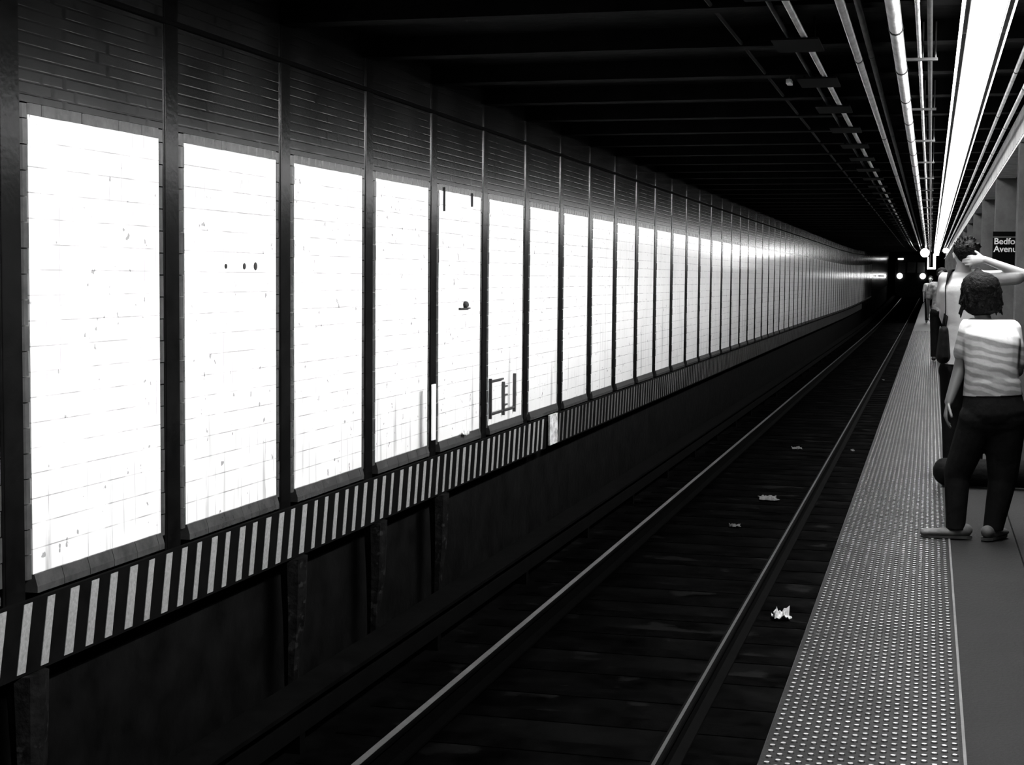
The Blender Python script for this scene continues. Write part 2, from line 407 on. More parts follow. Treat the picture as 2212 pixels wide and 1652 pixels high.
# striped boards
ZS1, ZS0 = .036, -.27
def striped(y0, y1, name, label, sm='stripe'):
    b = MB(); x = WX+.095
    for a_ in range(40):
        ya, yb = y0+(y1-y0)*a_/40, y0+(y1-y0)*(a_+1)/40; b.box(x-.022, x, ya, yb, ZS0-.015, ZS1+.012)
    y = y0+.09
    while y < y1-.07:
        wd_ = random.uniform(.050, .078); b.box(x-.001, x+.003, y, min(y+wd_, y1), ZS0, ZS1, mi=1, slant=.065); y += .19+random.uniform(-.012, .012)
    b.v = [tuple(Vector(v) + off(v[1])) for v in b.v]
    tag(b.build(name, [M['board'], M[sm]]), label, 'board')
ysg = at(1196, 905, x=WX+.12).y
striped(4.6, ysg-.22, 'striped_board', 'black board with slanted white stripes under the nearest white tiled panels')
striped(ysg+.28, 92, 'striped_board', 'black board with fine grey stripes running away beyond the small square plate', 'stripe_dark')
b = MB(); b.box(WX+.10, WX+.125, -.17, .17, -.16, .16, bev=.004); b.build('t', M['plate'])
o = bpy.data.objects['t']; o.name = 'square_plate'; o.location = (0, ysg, -.1)
tag(o, 'small pale scuffed square plate in the gap between the striped boards', 'plate')
# upper conduit
b = MB(); b.tube([Vector((WX+.0, y, 2.86)) + off(y) for y in LONG], .018, 8)
tag(b.build('wall_conduit', M['black_steel']), 'thin dark conduit running along the top of the track wall', 'pipe')
# white marker strip on the fifth column
p0 = at(937, 830, x=WX+.11); p1 = at(937, 950, x=WX+.11)
b = MB(); b.box(0, .012, -.045, .045, 0, p0.z-p1.z, bev=.002)
tag(b.build('marker_strip', M['signwhite'], loc=(WX+.101, p1.y, p1.z)), 'narrow upright white marker strip on the foot of the fifth column', 'marker')
# rack in front of the sixth panel
t = empty('wall_rack'); pa = at(1062, 905, x=WX+.03); top = at(1062, 818, x=WX+.03).z
t.location = (WX, pa.y, pa.z)
Ly = [0, at(1090, 895, x=WX+.03).y-pa.y, at(1114, 885, x=WX+.03).y-pa.y]; hh = top-pa.z
for k, yy in enumerate(Ly):
    b = MB(); b.box(.004, .03, yy-.010, yy+.010, 0, hh*(1 if k != 1 else .85)); b.build('upright', M['steel'], t)
for k, (z, y0, y1) in enumerate([(.93, 0, 1), (.72, 1, 2), (.5, 1, 2), (.25, 1, 2), (.12, 0, 2)]):
    b = MB(); b.box(.004, .022, Ly[y0], Ly[y0]+(Ly[y1]-Ly[y0])*(.35 if k in (1, 2, 3) else 1), z*hh-.008, z*hh+.008); b.build('rung', M['steel'], t)
tag(t, 'rusty dark rack of uprights and rungs against the sixth white panel', 'rack')
# domed fixing on panel five, with a ledge
p = at(1003, 660, x=WX)
t = empty('domed_fixing', (WX, p.y, p.z)); b = MB(); b.ball((.012, 0, .01), (.03, .042, .030), 12); b.build('dome_cap', M['stain'], t, True)
b = MB(); b.box(0, .02, -.17, .13, -.03, -.018); b.build('ledge', M['stain'], t)
tag(t, 'small dark domed fixing on a thin ledge in the fifth white panel', 'fixing')
for k, (px, py, lab) in enumerate([(487, 575, 'leftmost of three dark plugs in a row on the second white panel'), (527, 575, 'middle of three dark plugs in a row on the second white panel'),
        (551, 575, 'rightmost of three dark plugs in a row on the second white panel')]):
    p = at(px, py, x=WX); b = MB(); r = (.013, .017, .022)[k]; b.ball((0, 0, 0), (.008, r, r*1.15), 10)
    tag(b.build('wall_plug', M['stain'], smooth=True, loc=(WX+.003, p.y, p.z)), lab, 'plug', 'dark plugs on the second panel')
for (px, py, h, lab) in [(958, 430, .10, 'left of two short dark rods hanging at the top of the fifth panel'), (1018, 432, .06, 'right of two short dark rods hanging at the top of the fifth panel')]:
    p = at(px, py, x=WX); b = MB(); b.tube([(0, 0, -h), (0, 0, h)], .009, 6)
    tag(b.build('short_rod', M['stain'], loc=(WX+.009, p.y, p.z)), lab, 'rod', 'short rods on the fifth panel')

# ------------------------------------------------------------------ track
RY = [-3.5, 10, 20, 40, 70] + ys(75, 148, 18)
def rail(xc, label, pw):
    t = empty('running_rail', (xc, 0, 0))
    b = MB(); b.along([(-.065, BED+.02), (.065, BED+.02), (.065, BED+.035), (.01, BED+.05), (.01, RT_Z-.03), (-.01, RT_Z-.03), (-.01, BED+.05), (-.065, BED+.035)], RY); b.build('web', M['rail'], t)
    b = MB(); b.along([(-.03, RT_Z-.03), (.03, RT_Z-.03), (.03, RT_Z-.008), (.024, RT_Z), (-.024, RT_Z), (-.03, RT_Z-.008)], RY); b.build('rail_head', M['rail'], t)
    b = MB(); b.along([(-pw, RT_Z), (pw, RT_Z), (pw, RT_Z+.002), (-pw, RT_Z+.002)], RY); b.build('polished_band', M['railtop'], t)
    tag(t, label, 'rail')
rail(-2.8546, 'shining steel rail on the wall side of the track', .021); rail(-1.3509, 'thin steel rail on the platform side of the track', .010)
t = empty('third_rail', (-3.47, 0, 0))
b = MB(); b.along([(-.04, BED+.12), (.04, BED+.12), (.04, BED+.24), (-.04, BED+.24)], RY); b.build('power_rail', M['rail'], t)
b = MB(); b.along([(-.13, BED+.32), (.1, BED+.32), (.1, BED+.345), (-.13, BED+.345)], RY); b.build('cover_board', M['cover'], t)
for y in ys(3, 60, 22):
    b = MB(); b.box(-.12, .03, y-.04, y+.04, BED, BED+.12); b.box(-.13, -.10, y-.03, y+.03, BED+.1, BED+.32); b.build('support_bracket', M['cover'], t)
tag(t, 'dark covered third rail between the track and the tiled wall', 'third rail')
b = MB(); b.box(-1.3, 1.3, -.11, .11, 0, .03, bev=.01); tp = b.build('track_tie', M['tie'])
for i in range(118):
    y = 2.6 + .61*i
    o = tp if i == 0 else tp.copy()
    if i: COL.objects.link(o)
    q = off(y); o.location = (-2.1+q.x, y, BED-.024+q.z)
    tag(o, 'dark sooty timber tie lying across the trackbed under the rails', 'track tie', 'timber ties under the rails')
def crumple(name, p, sx, sy, sz, m, label, rz=0, n=9):
    b = MB(); k = 8
    for j in range(k):
        for i in range(n):
            u = i/(n-1)-.5; v = j/(k-1)-.5
            edge = 1 - .25*noise.noise(Vector((u*5, v*5, p.x)))
            b.v.append((u*sx*edge, v*sy*edge, .006 + sz*abs(noise.noise(Vector((u*4+p.y, v*4, 3.1)))) * 1.8))
    nn = len(b.v); b.v += [(x, y, z+.004) for x, y, z in b.v]
    for j in range(k-1):
        for i in range(n-1):
            a = j*n+i; b.f.append((a, a+1, a+n+1, a+n)); b.f.append((nn+a, nn+a+n, nn+a+n+1, nn+a+1)); b.mi += [0, 0]
    o = b.build(name, m, loc=tuple(p)); o.rotation_euler = (0, 0, rz); tag(o, label, 'litter'); return o
crumple('paper_litter', at(1688, 1336, z=BED+.008), .14, .16, .07, M['paper'], 'crumpled white paper lying between the near rail and the platform', .3)
for (px, py, sx, sy, lab) in [(1660, 1078, .22, .35, 'dull torn litter sheet between the rails, largest of the faint scraps'), (1588, 1138, .12, .10, 'small pale scrap between the rails left of the torn sheet'),
        (1722, 970, .16, .2, 'faint scrap between the rails further down the track'), (1842, 975, .05, .1, 'tiny pale speck of litter near the platform edge'), (1908, 822, .06, .12, 'faint far scrap between near rail and platform')]:
    crumple('litter_scrap', at(px, py, z=BED+.008), sx, sy, .03, M['litter'], lab, .2)
crumple('ledge_scrap', at(1005, 941, x=WX+.03), .05, .13, .04, M['paper'], 'small pale scrap lying on the sill below the fifth white panel', 0)

# ------------------------------------------------------------------ tactile strip
b = MB(); b.along([(PL, -.24), (PR-.002, -.24), (PR-.002, .002), (PL, .002)][0:0] or [(PL-.004, -.20), (PL-.004, .0), (PL, .004), (PR-.012, .004), (PR-.002, .006), (PR-.002, -.011), (PL, -.011), (PL, -.20)], PY)
ns = 8
def dome(cx, cy, r, h):
    n = len(b.v)
    for (rr, zz) in ((r, .004), (r*.68, .004+h)):
        for k in range(ns):
            a = 2*math.pi*k/ns; b.v.append((cx+rr*math.cos(a), cy+rr*math.sin(a), zz))
    for k in range(ns):
        q = (k+1) % ns; b.f.append((n+k, n+q, n+ns+q, n+ns+k)); b.mi.append(0)
    b.f.append(tuple(n+ns+k for k in range(ns))); b.mi.append(1)
row = 0; y = 3.2; px_ = .0635; NC = 10
while y < 48:
    for k in range(NC - (row % 2)):
        dome(PL+.025 + px_*(k + .5*(row % 2)), y, .0125, .0050)
    y += .031; row += 1
b2 = b
tag(b2.build('tactile_strip', [M['tactile'], M['dome']]), 'long raised dot warning strip along the platform edge', 'tactile paving')
b = MB(); b.along([(PR-.002, -.011), (PR+.008, -.011), (PR+.008, .007), (PR-.002, .007)], PY)
tag(b.build('edge_trim', M['gcol']), 'thin pale metal edging along the platform side of the dotted strip', 'edging')

# ------------------------------------------------------------------ overhead services
FZ = 2.85
FEND = 95.
def tube_light_fixture():
    t = empty('strip_light'); L = 2.40
    b = MB(); b.box(.150, .375, -L/2, L/2, .02, .10, bev=0); b.box(.150, .172, -L/2, L/2, -.004, .02); b.box(.352, .375, -L/2, L/2, -.004, .02)
    b.build('housing', M['housing'], t)
    b = MB(); b.box(.180, .344, -L/2+.01, L/2-.01, 0.0, .02); b.build('diffuser', M['diffuser'], t)
    b = MB(); b.tube([(.24, -L/2+.04, .36), (.24, -L/2+.04, .10)], .012, 6); b.tube([(.24, L/2-.04, .36), (.24, L/2-.04, .10)], .012, 6); b.build('hanger_stub', M['steel'], t)
    for m_, x in (('lens_left', .144), ('lens_right', .381)):
        b = MB(); b.box(x-.005, x+.005, -L/2+.006, L/2-.006, -.006, .085); b.build('side_lens', M[m_], t)
    return t
M['lens_left'] = emis('glowing_wall_side_lens', 3.0); M['lens_right'] = emis('glowing_platform_side_lens', 1.6)
fx = tube_light_fixture()
def area(parent, loc, direction, sx, sy, power, spread):
    l = bpy.data.lights.new('added_area_light', 'AREA'); l.shape = 'RECTANGLE'; l.size = sx; l.size_y = sy; l.energy = power; l.spread = spread
    o = bpy.data.objects.new('added_area_light', l); COL.objects.link(o); o.parent = parent
    d = Vector(direction).normalized(); z = -d; xax = Vector((0, 1, 0)); yax = z.cross(xax).normalized()
    o.matrix_local = Matrix.Translation(loc) @ Matrix((xax, yax, z)).transposed().to_4x4(); return o
y = -2.13; i = 0
while y < FEND:
    q = off(y)
    o = fx if i == 0 else copy_tree(fx, (0, 0, 0)); o.location = (q.x-.022, y, FZ+q.z)
    lv = lamp_level(y)
    area(o, (.130, 0, .12), (-1, 0, -.46), 2.3, .05, LAMP_SIDE*lv, R_(64))  # added light aimed at the tiled wall, not a tube of the fixture
    area(o, (.262, 0, -.006), (0, 0, -1), 2.3, .15, LAMP_DOWN, R_(78))  # added narrow downward light, brightens upward facing surfaces
    area(o, (.393, 0, .03), (.75, 0, -.8), 2.3, .04, LAMP_RIGHT, R_(150))  # added weak light towards the pipes and girder
    tag(o, 'long white strip light, nearest in the row above the platform' if i == 4 else 'long white strip light hanging end to end in the row above the platform edge', 'light', 'row of strip lights')
    if i < 4: o['label'] = 'long white strip light overhead, above the top edge of the photo'
    y += 2.42; i += 1
OY = [-3.5, 20, 50, 70, 76, 82, 88]
def xz(px, z, py=0): return at(px, py, z=z).x
def pipe(px, z, r, m, name, label, bands=None, bm=None, py=0, cat='pipe', y1=88, x=None):
    xx = x if x is not None else xz(px, z, py); t = empty(name, (xx, 0, z))
    b = MB(); b.tube([Vector((0, y, 0)) + off(y) for y in OY if y <= y1], r, 12); b.build('pipe_run', m, t, True)
    if bands:
        y = bands[0]
        while y < bands[2]:
            b = MB(); b.tube([(0, y-.02, 0), (0, y+.02, 0)], r*1.14, 12); b.build('coupling', bm or M['band'], t, True); y += bands[1]
    tag(t, label, cat); return xx
xe = pipe(1927, 3.0, .040, M['pipe_white'], 'overhead_pipe', 'thick white overhead pipe with dark bands, left of the strip lights', (4.0, 1.83, 70))
xc = pipe(1813, 3.03, .026, M['pipe'], 'overhead_pipe', 'pale overhead pipe well left of the thick white banded pipe', (5, 6, 60))
xd = pipe(1851, 3.05, .019, M['pipe_dark'], 'overhead_pipe', 'dim narrow pipe just left of the thick white banded pipe', (5, 6, 60))
xb = pipe(1696, 3.06, .020, M['pipe'], 'overhead_pipe', 'leftmost bright overhead pipe, broken up by dark cross plates', None)
xa = pipe(1657, 3.08, .014, M['pipe_dark'], 'overhead_pipe', 'dim thin pipe just left of the one crossed by dark plates', None)
pipe(1600, 3.10, .012, M['faint'], 'overhead_pipe', 'faintest and furthest left of the overhead pipes', None, py=92)
xf = pipe(1981, 2.99, .013, M['pipe'], 'overhead_pipe', 'thin bright conduit right of the thick white banded pipe', (5.5, 3.05, 60), M['pipe'])
xg = pipe(2009, 3.02, .016, M['pipe_dark'], 'overhead_pipe', 'dim grey pipe just left of the strip lights', None)
xh = pipe(2212, 3.0, .016, M['pipe'], 'overhead_pipe', 'pale pipe right of the strip lights, nearer of the two', (5.5, 3.05, 60), py=112)
xi = pipe(2212, 2.93, .017, M['pipe'], 'overhead_pipe', 'pale pipe right of the strip lights, beside the girder', (5.9, 3.05, 60), py=192)
# hangers below pipes f and g
hp = None
for k in range(22):
    y = 10.55 + 3.05*k - 6.1
    if hp is None:
        t = empty('pipe_hanger'); b = MB(); b.box(xe+.045, xg+.05, -.018, .018, -.05, -.032); b.build('cross_bar', M['pipe_dark'], t)
        for xx in (xf+.02, xg+.035):
            b = MB(); b.tube([(xx, 0, -.035), (xx, 0, .2)], .005, 6); b.build('rod', M['steel'], t)
        hp = t; o = t
    else: o = copy_tree(hp, (0, 0, 0))
    q = off(y); o.location = (q.x, y, 3.0+q.z-.002)
    tag(o, 'small cross bar hanger carrying the two thin conduits beside the banded pipe', 'pipe hanger', 'hangers below the thin conduits')
hp = None
for k in range(30):
    y = 10.25 + 1.95*k - 5.85
    if hp is None:
        t = empty('cross_plate'); b = MB(); b.box(xa-.09, xb+.10, -.28, .28, -.048, -.036, bev=.01); b.build('plate', M['black_steel'], t)
        for xx in (xa-.05, xb+.05):
            b = MB(); b.box(xx-.008, xx+.008, -.02, .02, -.036, .14); b.build('rod', M['black_steel'], t)
        hp = t; o = t
    else: o = copy_tree(hp, (0, 0, 0))
    q = off(y); o.location = (q.x, y, 3.07+q.z)
    tag(o, 'dark cross plate hung under the leftmost bright pipe and its dim neighbour', 'pipe hanger', 'cross plates under the left pipes')
p = at(1705, 182, z=3.02); b = MB(); b.box(-.02, .02, -.09, .09, 0, .03, bev=.015)  # white box put in for a lamp glint
tag(b.build('glint_box', M['pipe_white'], loc=tuple(p)), 'small white box as lamp glint hanging left of the crossed pipes', 'box')
b = MB(); b.tube([(0, 0, .03), (0, 0, .19)], .005, 6); b.build('rod', M['steel'], bpy.data.objects['glint_box'])

# girder and platform columns
GX = .66; gz0 = 2.63
t = empty('platform_girder', (GX, 0, 0))
OYG = [-3.5, 20, 50, 70, 76, 82, 88, 95]
b = MB(); b.along([(0, gz0), (.20, gz0), (.20, gz0+.02), (.11, gz0+.02), (.11, CEIL-.15), (.09, CEIL-.15), (.09, gz0+.02), (0, gz0+.02)], OYG); b.build('web_and_flange', M['girder'], t)
b = MB()
for y in ys(3.5, 50, 186):
    b.ball((.085, y, gz0+.06), .012, 6); b.ball((.085, y, gz0+.16), .012, 6)
b.build('rivet_rows', M['girder'], t, True)['kind'] = 'stuff'
tag(t, 'long light painted riveted girder over the platform columns', 'girder')
COLY = [13.2 + 4.57*k for k in range(-1, 16)]
pc = None
for k, y in enumerate(COLY):
    if pc is None:
        t = empty('platform_column'); b = MB()
        b.box(0, .22, -.11, -.095, 0, gz0); b.box(0, .22, .095, .11, 0, gz0); b.box(.102, .118, -.095, .095, 0, gz0)
        b.build('shaft', M['gcol'], t)
        b = MB(); b.box(-.03, .25, -.14, .14, 0, .02); b.build('base_plate', M['gcol'], t)
        b = MB(); b.box(.22, 3.6, -.03, .03, gz0-.03, gz0+.04); b.box(.22, 3.6, -.07, .07, gz0-.045, gz0-.03); b.build('cross_beam', M['girder'], t)
        pc = t; o = t
    else: o = copy_tree(pc, (0, 0, 0))
    q = off(y); o.location = (GX+q.x, y, q.z)
    lab = {1: 'nearest grey steel platform column at the right edge', 2: 'second grey platform column, carrying the black station sign', 3: 'third grey platform column, just behind the sign column'}.get(k, 'distant grey steel platform column beyond the third, under the girder')
    if k == 0: lab = 'grey platform column outside the right edge of the photo'
    tag(o, lab, 'column', 'grey platform columns')
# station sign
ysn = COLY[2]-.125
sa = at(2145, 500, y=ysn); sb = at(2236, 576, y=ysn)
t = empty('station_sign', (sa.x, ysn, sb.z)); sw, sh = sb.x-sa.x, sa.z-sb.z
b = MB(); b.box(0, sw, 0, .012, 0, sh); b.build('board', M['signblack'], t)
b = MB(); b.box(0.003, sw-.003, -.002, 0, sh*.825, sh*.86); b.build('divider_line', M['gcol'], t)
def text(s, size, x, z, parent, m, depth=.001):
    c = bpy.data.curves.new('lettering', 'FONT'); c.body = s; c.size = size; c.extrude = depth; c.offset = size*.018
    o = bpy.data.objects.new('lettering', c); COL.objects.link(o)
    me = bpy.data.meshes.new_from_object(o.evaluated_get(bpy.context.evaluated_depsgraph_get())); bpy.data.objects.remove(o)
    me.materials.clear(); me.materials.append(m); o = bpy.data.objects.new('lettering', me); COL.objects.link(o)
    o.parent = parent; o.location = (x, -.004, z); o.rotation_euler = (R_(90), 0, 0); return o
text('Bedford', .094, .012, sh*.64, t, M['signwhite']); text('Avenue', .094, .012, sh*.42, t, M['signwhite'])
tag(t, 'black station name sign with white lettering on the second platform column', 'sign')

# far lamps at the end of the strip lights
p = at(1998, 546, y=70); t = empty('globe_lamp', tuple(p)); b = MB(); b.ball((0, 0, 0), .19, 20); b.build('globe', M['globe'], t, True)
b = MB(); b.tube([(0, 0, .17), (0, 0, CEIL+off(70).z-p.z-.01)], .02, 8); b.build('stem', M['steel'], t)
tag(t, 'big glowing round lamp where the strip lights meet far away', 'lamp')
p = at(2043, 541, y=66); t = empty('flood_lamp', tuple(p)); b = MB(); b.ball((0, 0, 0), (.12, .08, .10), 14); b.build('lens', M['globe'], t, True)
b = MB(); b.tube([(0, 0, .1), (0, 0, CEIL-p.z-.01)], .015, 8); b.build('stem', M['steel'], t)
tag(t, 'small bright lamp right of the big glowing round lamp', 'lamp')
p = at(2003, 578, y=64); t = empty('hanging_panel', tuple(p)); b = MB(); b.box(0, .05, 0, .04, 0, .42); b.box(.22, .32, 0, .04, 0, .55); b.box(0, .32, 0, .04, -.06, 0); b.build('lit_frame', M['marker'], t)
b = MB(); b.tube([(.1, .02, 0), (.1, .02, CEIL-p.z-.01)], .01, 6); b.build('rod', M['steel'], t)
tag(t, 'small bright hanging frame below the big glowing lamp', 'sign')

# ------------------------------------------------------------------ train
ty = 137.; q = off(ty); t = empty('subway_train', (-1.62, ty, RT_Z+q.z))
n = 18; b = MB(); prof = []
for (x, z) in [(-1.32, .35), (-1.34, 1.1), (-1.34, 2.9), (-1.15, 3.4), (-.6, 3.62), (0, 3.68), (.6, 3.62), (1.15, 3.4), (1.34, 2.9), (1.34, 1.1), (1.32, .35)]: prof.append((x, z))
k = len(prof)
b.v = [(x, 0, z) for x, z in prof] + [(x, 12., z) for x, z in prof]; b.f = [tuple(range(k)), tuple(reversed(range(k, 2*k)))] + [(i, (i+1) % k, k+(i+1) % k, k+i) for i in range(k)]; b.mi = [0]*len(b.f)
b.box(-1.2, 1.2, .6, 11, .1, .4)
b.build('car_body', M['train'], t)
for (x0, x1) in ((-1.12, -.48), (-.36, .36), (.48, 1.12)):
    b = MB(); b.box(x0, x1, -.02, .01, 2.1, 3.0); b.build('cab_window', M['glass'], t)
b = MB(); b.box(-.40, .40, -.012, .01, .9, 3.05); b.build('end_door', M['train'], t)
for x in (-.955, .955):
    b = MB(); b.tube([(x, -.05, 1.83), (x, .02, 1.83)], .24, 20); b.build('headlamp', M['head'], t)
b = MB(); b.box(-1.12, -.68, -.03, .01, 3.22, 3.34); b.build('marker_lamp', M['marker'], t)
b = MB(); b.box(-.3, .3, -.35, 0, .55, .8, bev=.05); b.build('coupler', M['train'], t)
for x in (-.75, .75):
    for yy in (1.8, 4.0):
        b = MB(); b.tube([(x-.06, yy, .42), (x+.06, yy, .42)], .42, 18, side=(0, 0, 1)); b.build('wheel', M['train'], t)
hl = area(t, (0, -.08, 1.83), (0, -1, -.05), 2.2, .2, 1.2, R_(60)); hl.name = 'headlamp_beam'
tag(t, 'dark subway train approaching head on with two round headlamps lit', 'train')
p = at(1912, 596, x=WX+.45+q.x*.6); t = empty('headlamp_glint', tuple(p)); b = MB(); b.ball((0, 0, 0), (.06, .08, .14), 10); b.build('lens', M['marker'], t, True)  # glowing blob stands in for the headlamp reflection on the wall
b = MB(); b.box(-.5, -.05, .0, .05, -.04, .04); b.build('glint_arm', M['steel'], t)
tag(t, 'tiny glowing blob as headlamp reflection on the wall just left of the train', 'lamp')

# ------------------------------------------------------------------ people
def hand(b, wrist, d, palm_n, s=1.0, curl=.35, thumb_side=1):
    """palm and five separate fingers added to a body builder; d = pointing direction, palm_n = the way the palm faces"""
    wrist = Vector(wrist); d = Vector(d).normalized(); pn = Vector(palm_n); pn = (pn - d*pn.dot(d)).normalized(); sd = d.cross(pn)*thumb_side
    b.cone(wrist, wrist + d*.085*s, (.026*s, .017*s), (.038*s, .014*s), side=sd)
    for k, (o, ln) in enumerate([(.030, .068), (.011, .078), (-.009, .073), (-.029, .056)]):
        p = wrist + d*.085*s + sd*o*s; a = curl*(.7+.15*k); dd = d
        for j, fr in enumerate((.45, .3, .25)):
            dd = (dd*math.cos(a) + pn*math.sin(a)).normalized(); e = p + dd*ln*s*fr
            b.cone(p, e, (.0092-.0008*j)*s, (.0085-.0008*j)*s, seg=10); p = e
    p = wrist + d*.025*s + sd*.026*s; dd = (d*.75 + sd*.75 + pn*.25).normalized()
    for ln in (.036, .030, .024):
        e = p + dd*ln*s; b.cone(p, e, .0105*s, .0092*s, seg=10); p = e; dd = (dd*.9 + d*.35 + pn*.2).normalized()
def head_prims(b, c, face, up=(0, 0, 1), s=1.0):
    c = Vector(c); f = Vector(face).normalized(); u = Vector(up); u = (u - f*u.dot(f)).normalized(); r = f.cross(u)
    P = lambda a, bb, cc: c + f*a*s + r*bb*s + u*cc*s
    b.cone(P(-.015, 0, .03), P(.0, 0, .045), .088*s, .083*s)
    b.cone(P(.02, 0, -.02), P(.035, 0, -.075), (.062*s, .06*s), (.036*s, .034*s), side=r)
    b.cone(P(.088, 0, .012), P(.108, 0, -.022), .010*s, .015*s)
    b.cone(P(.082, -.02, -.052), P(.082, .02, -.052), .011*s, .011*s)
    for q in (-1, 1):
        b.cone(P(-.005, q*.086, .018), P(-.008, q*.086, -.018), (.018*s, .008*s), (.012*s, .007*s), side=f)
        b.cone(P(.078, q*.018, .034), P(.076, q*.05, .034), .011*s, .010*s)
    return P
def eyes(P, parent):
    b = MB()
    for q in (-1, 1): b.ball(P(.079, q*.032, .015), .011, 8)
    b.build('eyes', M['eye'], parent, True)

# --- the woman in the striped tee, nearest on the platform
YG = at(2100, 1166, z=0).y
root = empty('person', (at(2110, 1165, y=YG).x, YG, .009)); RL = root.location.copy()
G = lambda px, py, dy=0: at(px, py, y=YG+dy) - RL
shL, shR = G(2094, 706, .10), G(2184, 712, .12)
elL, wrL = G(2074, 796, .08), G(2050, 868, -.0)
elR, wrR = G(2196, 800, .10), G(2160, 826, .32)
pel = G(2146, 890); chest = G(2142, 765, .0); neck = G(2128, 690, .13); hc = G(2113, 634, .17)
hipL, hipR = G(2114, 905), G(2170, 905); knL, knR = G(2068, 1022, .03), G(2166, 1034, .05)
anL, anR = G(2064, 1140), G(2145, 1142, .03)
hand_end = 1
def torso(b, g=0):
    b.cone(G(2142, 870), G(2142, 800), (.150+g, .10+g), (.135+g, .085+g), side=(1, 0, 0))
    b.cone(G(2142, 800), G(2141, 735, .06), (.135+g, .085+g), (.150+g, .09+g), side=(1, 0, 0))
    b.cone(shL + Vector((.02, 0, .005)), shR + Vector((-.02, 0, .005)), .050+g, .050+g)
b = MB(); torso(b)
b.cone(pel, G(2142, 860), (.155, .11), (.145, .10), side=(1, 0, 0))
b.cone(neck + Vector((0, 0, -.03)), hc + Vector((0, 0, -.05)), .046, .044)
for (s, e, wr) in ((shL, elL, wrL), (shR, elR, wrR)):
    b.cone(s, e, .046, .040); b.cone(e, wr, .040, .026)
hand(b, wrL, (wrL-elL).normalized()*.7 + Vector((-.05, 0, -.6)), (1, .1, 0), .98, .4, 1)
hand(b, wrR, (-.5, .3, .1), (0, .3, 1), .95, .4, -1)
for (h_, kn, an) in ((hipL, knL, anL), (hipR, knR, anR)):
    b.cone(h_, kn, .082, .052); b.cone(kn, an, .052, .036)
    b.cone(an, an + Vector((0, 0, -.03)), .036, .034)
ftL = [Vector((anL.x+.03, .0, .035)), Vector((anL.x-.16, -.02, .028))]; ftR = [Vector((anR.x-.02, .0, .035)), Vector((anR.x+.05, .13, .028))]
for (an, ft) in ((anL, ftL), (anR, ftR)):
    b.cone(an, ft[0] + Vector((0, 0, .02)), .036, .030); b.cone(ft[0], ft[1], .030, .024)
fc = Vector((-.75, .65, -.08))
P = head_prims(b, hc, fc, s=.98)
b.skin('body', M['skin'], root, .0055, 3)
eyes(P, root)
# hair: bob with tufts
b = MB(); b.ball(hc + Vector((.004, -.012, .035)), (.106, .112, .100)); b.cone(hc + Vector((.015, -.03, .03)), hc + Vector((.022, -.035, -.055)), (.110, .10), (.112, .08), side=(1, 0, 0))
b.cone(hc + Vector((.0, -.01, .10)), hc + Vector((-.005, 0, .135)), .055, .022)
for k in range(150):
    a = random.uniform(-2.9, 1.0); rr = random.uniform(.075, .100)
    p0 = hc + Vector((.01 + rr*math.cos(a), -.01 + rr*math.sin(a)*.95, random.uniform(-.02, .09)))
    p1 = p0 + Vector((.028*math.cos(a) + random.uniform(-.015, .015), .02*math.sin(a), -random.uniform(.05, .115)))
    if p1.z < hc.z - .125: p1.z = hc.z - .125 + random.uniform(-.02, .01)
    b.cone(p0, p1, .014, .006, seg=6)
b.skin('hair', M['hair'], root, .006, 1)
# tee
b = MB(); torso(b, .016); b.cone(G(2144, 835), G(2145, 872), (.162, .118), (.172, .128), side=(1, 0, 0))
b.cone(neck + Vector((0, -.01, -.055)), neck + Vector((0, 0, .0)), (.085, .06), (.055, .05), side=(1, 0, 0))
eL = shL.lerp(elL, .62); eR = shR.lerp(elR, .80)
b.cone(shL, eL, .058, .060); b.cone(shR, eR, .060, .062)
b.skin('striped_tee', M['tee'], root, .007, 5, cut=[(G(2144, 853), Vector((.05, 0, -1))), (neck + Vector((0, 0, .0)), Vector((0, 0, 1)))])
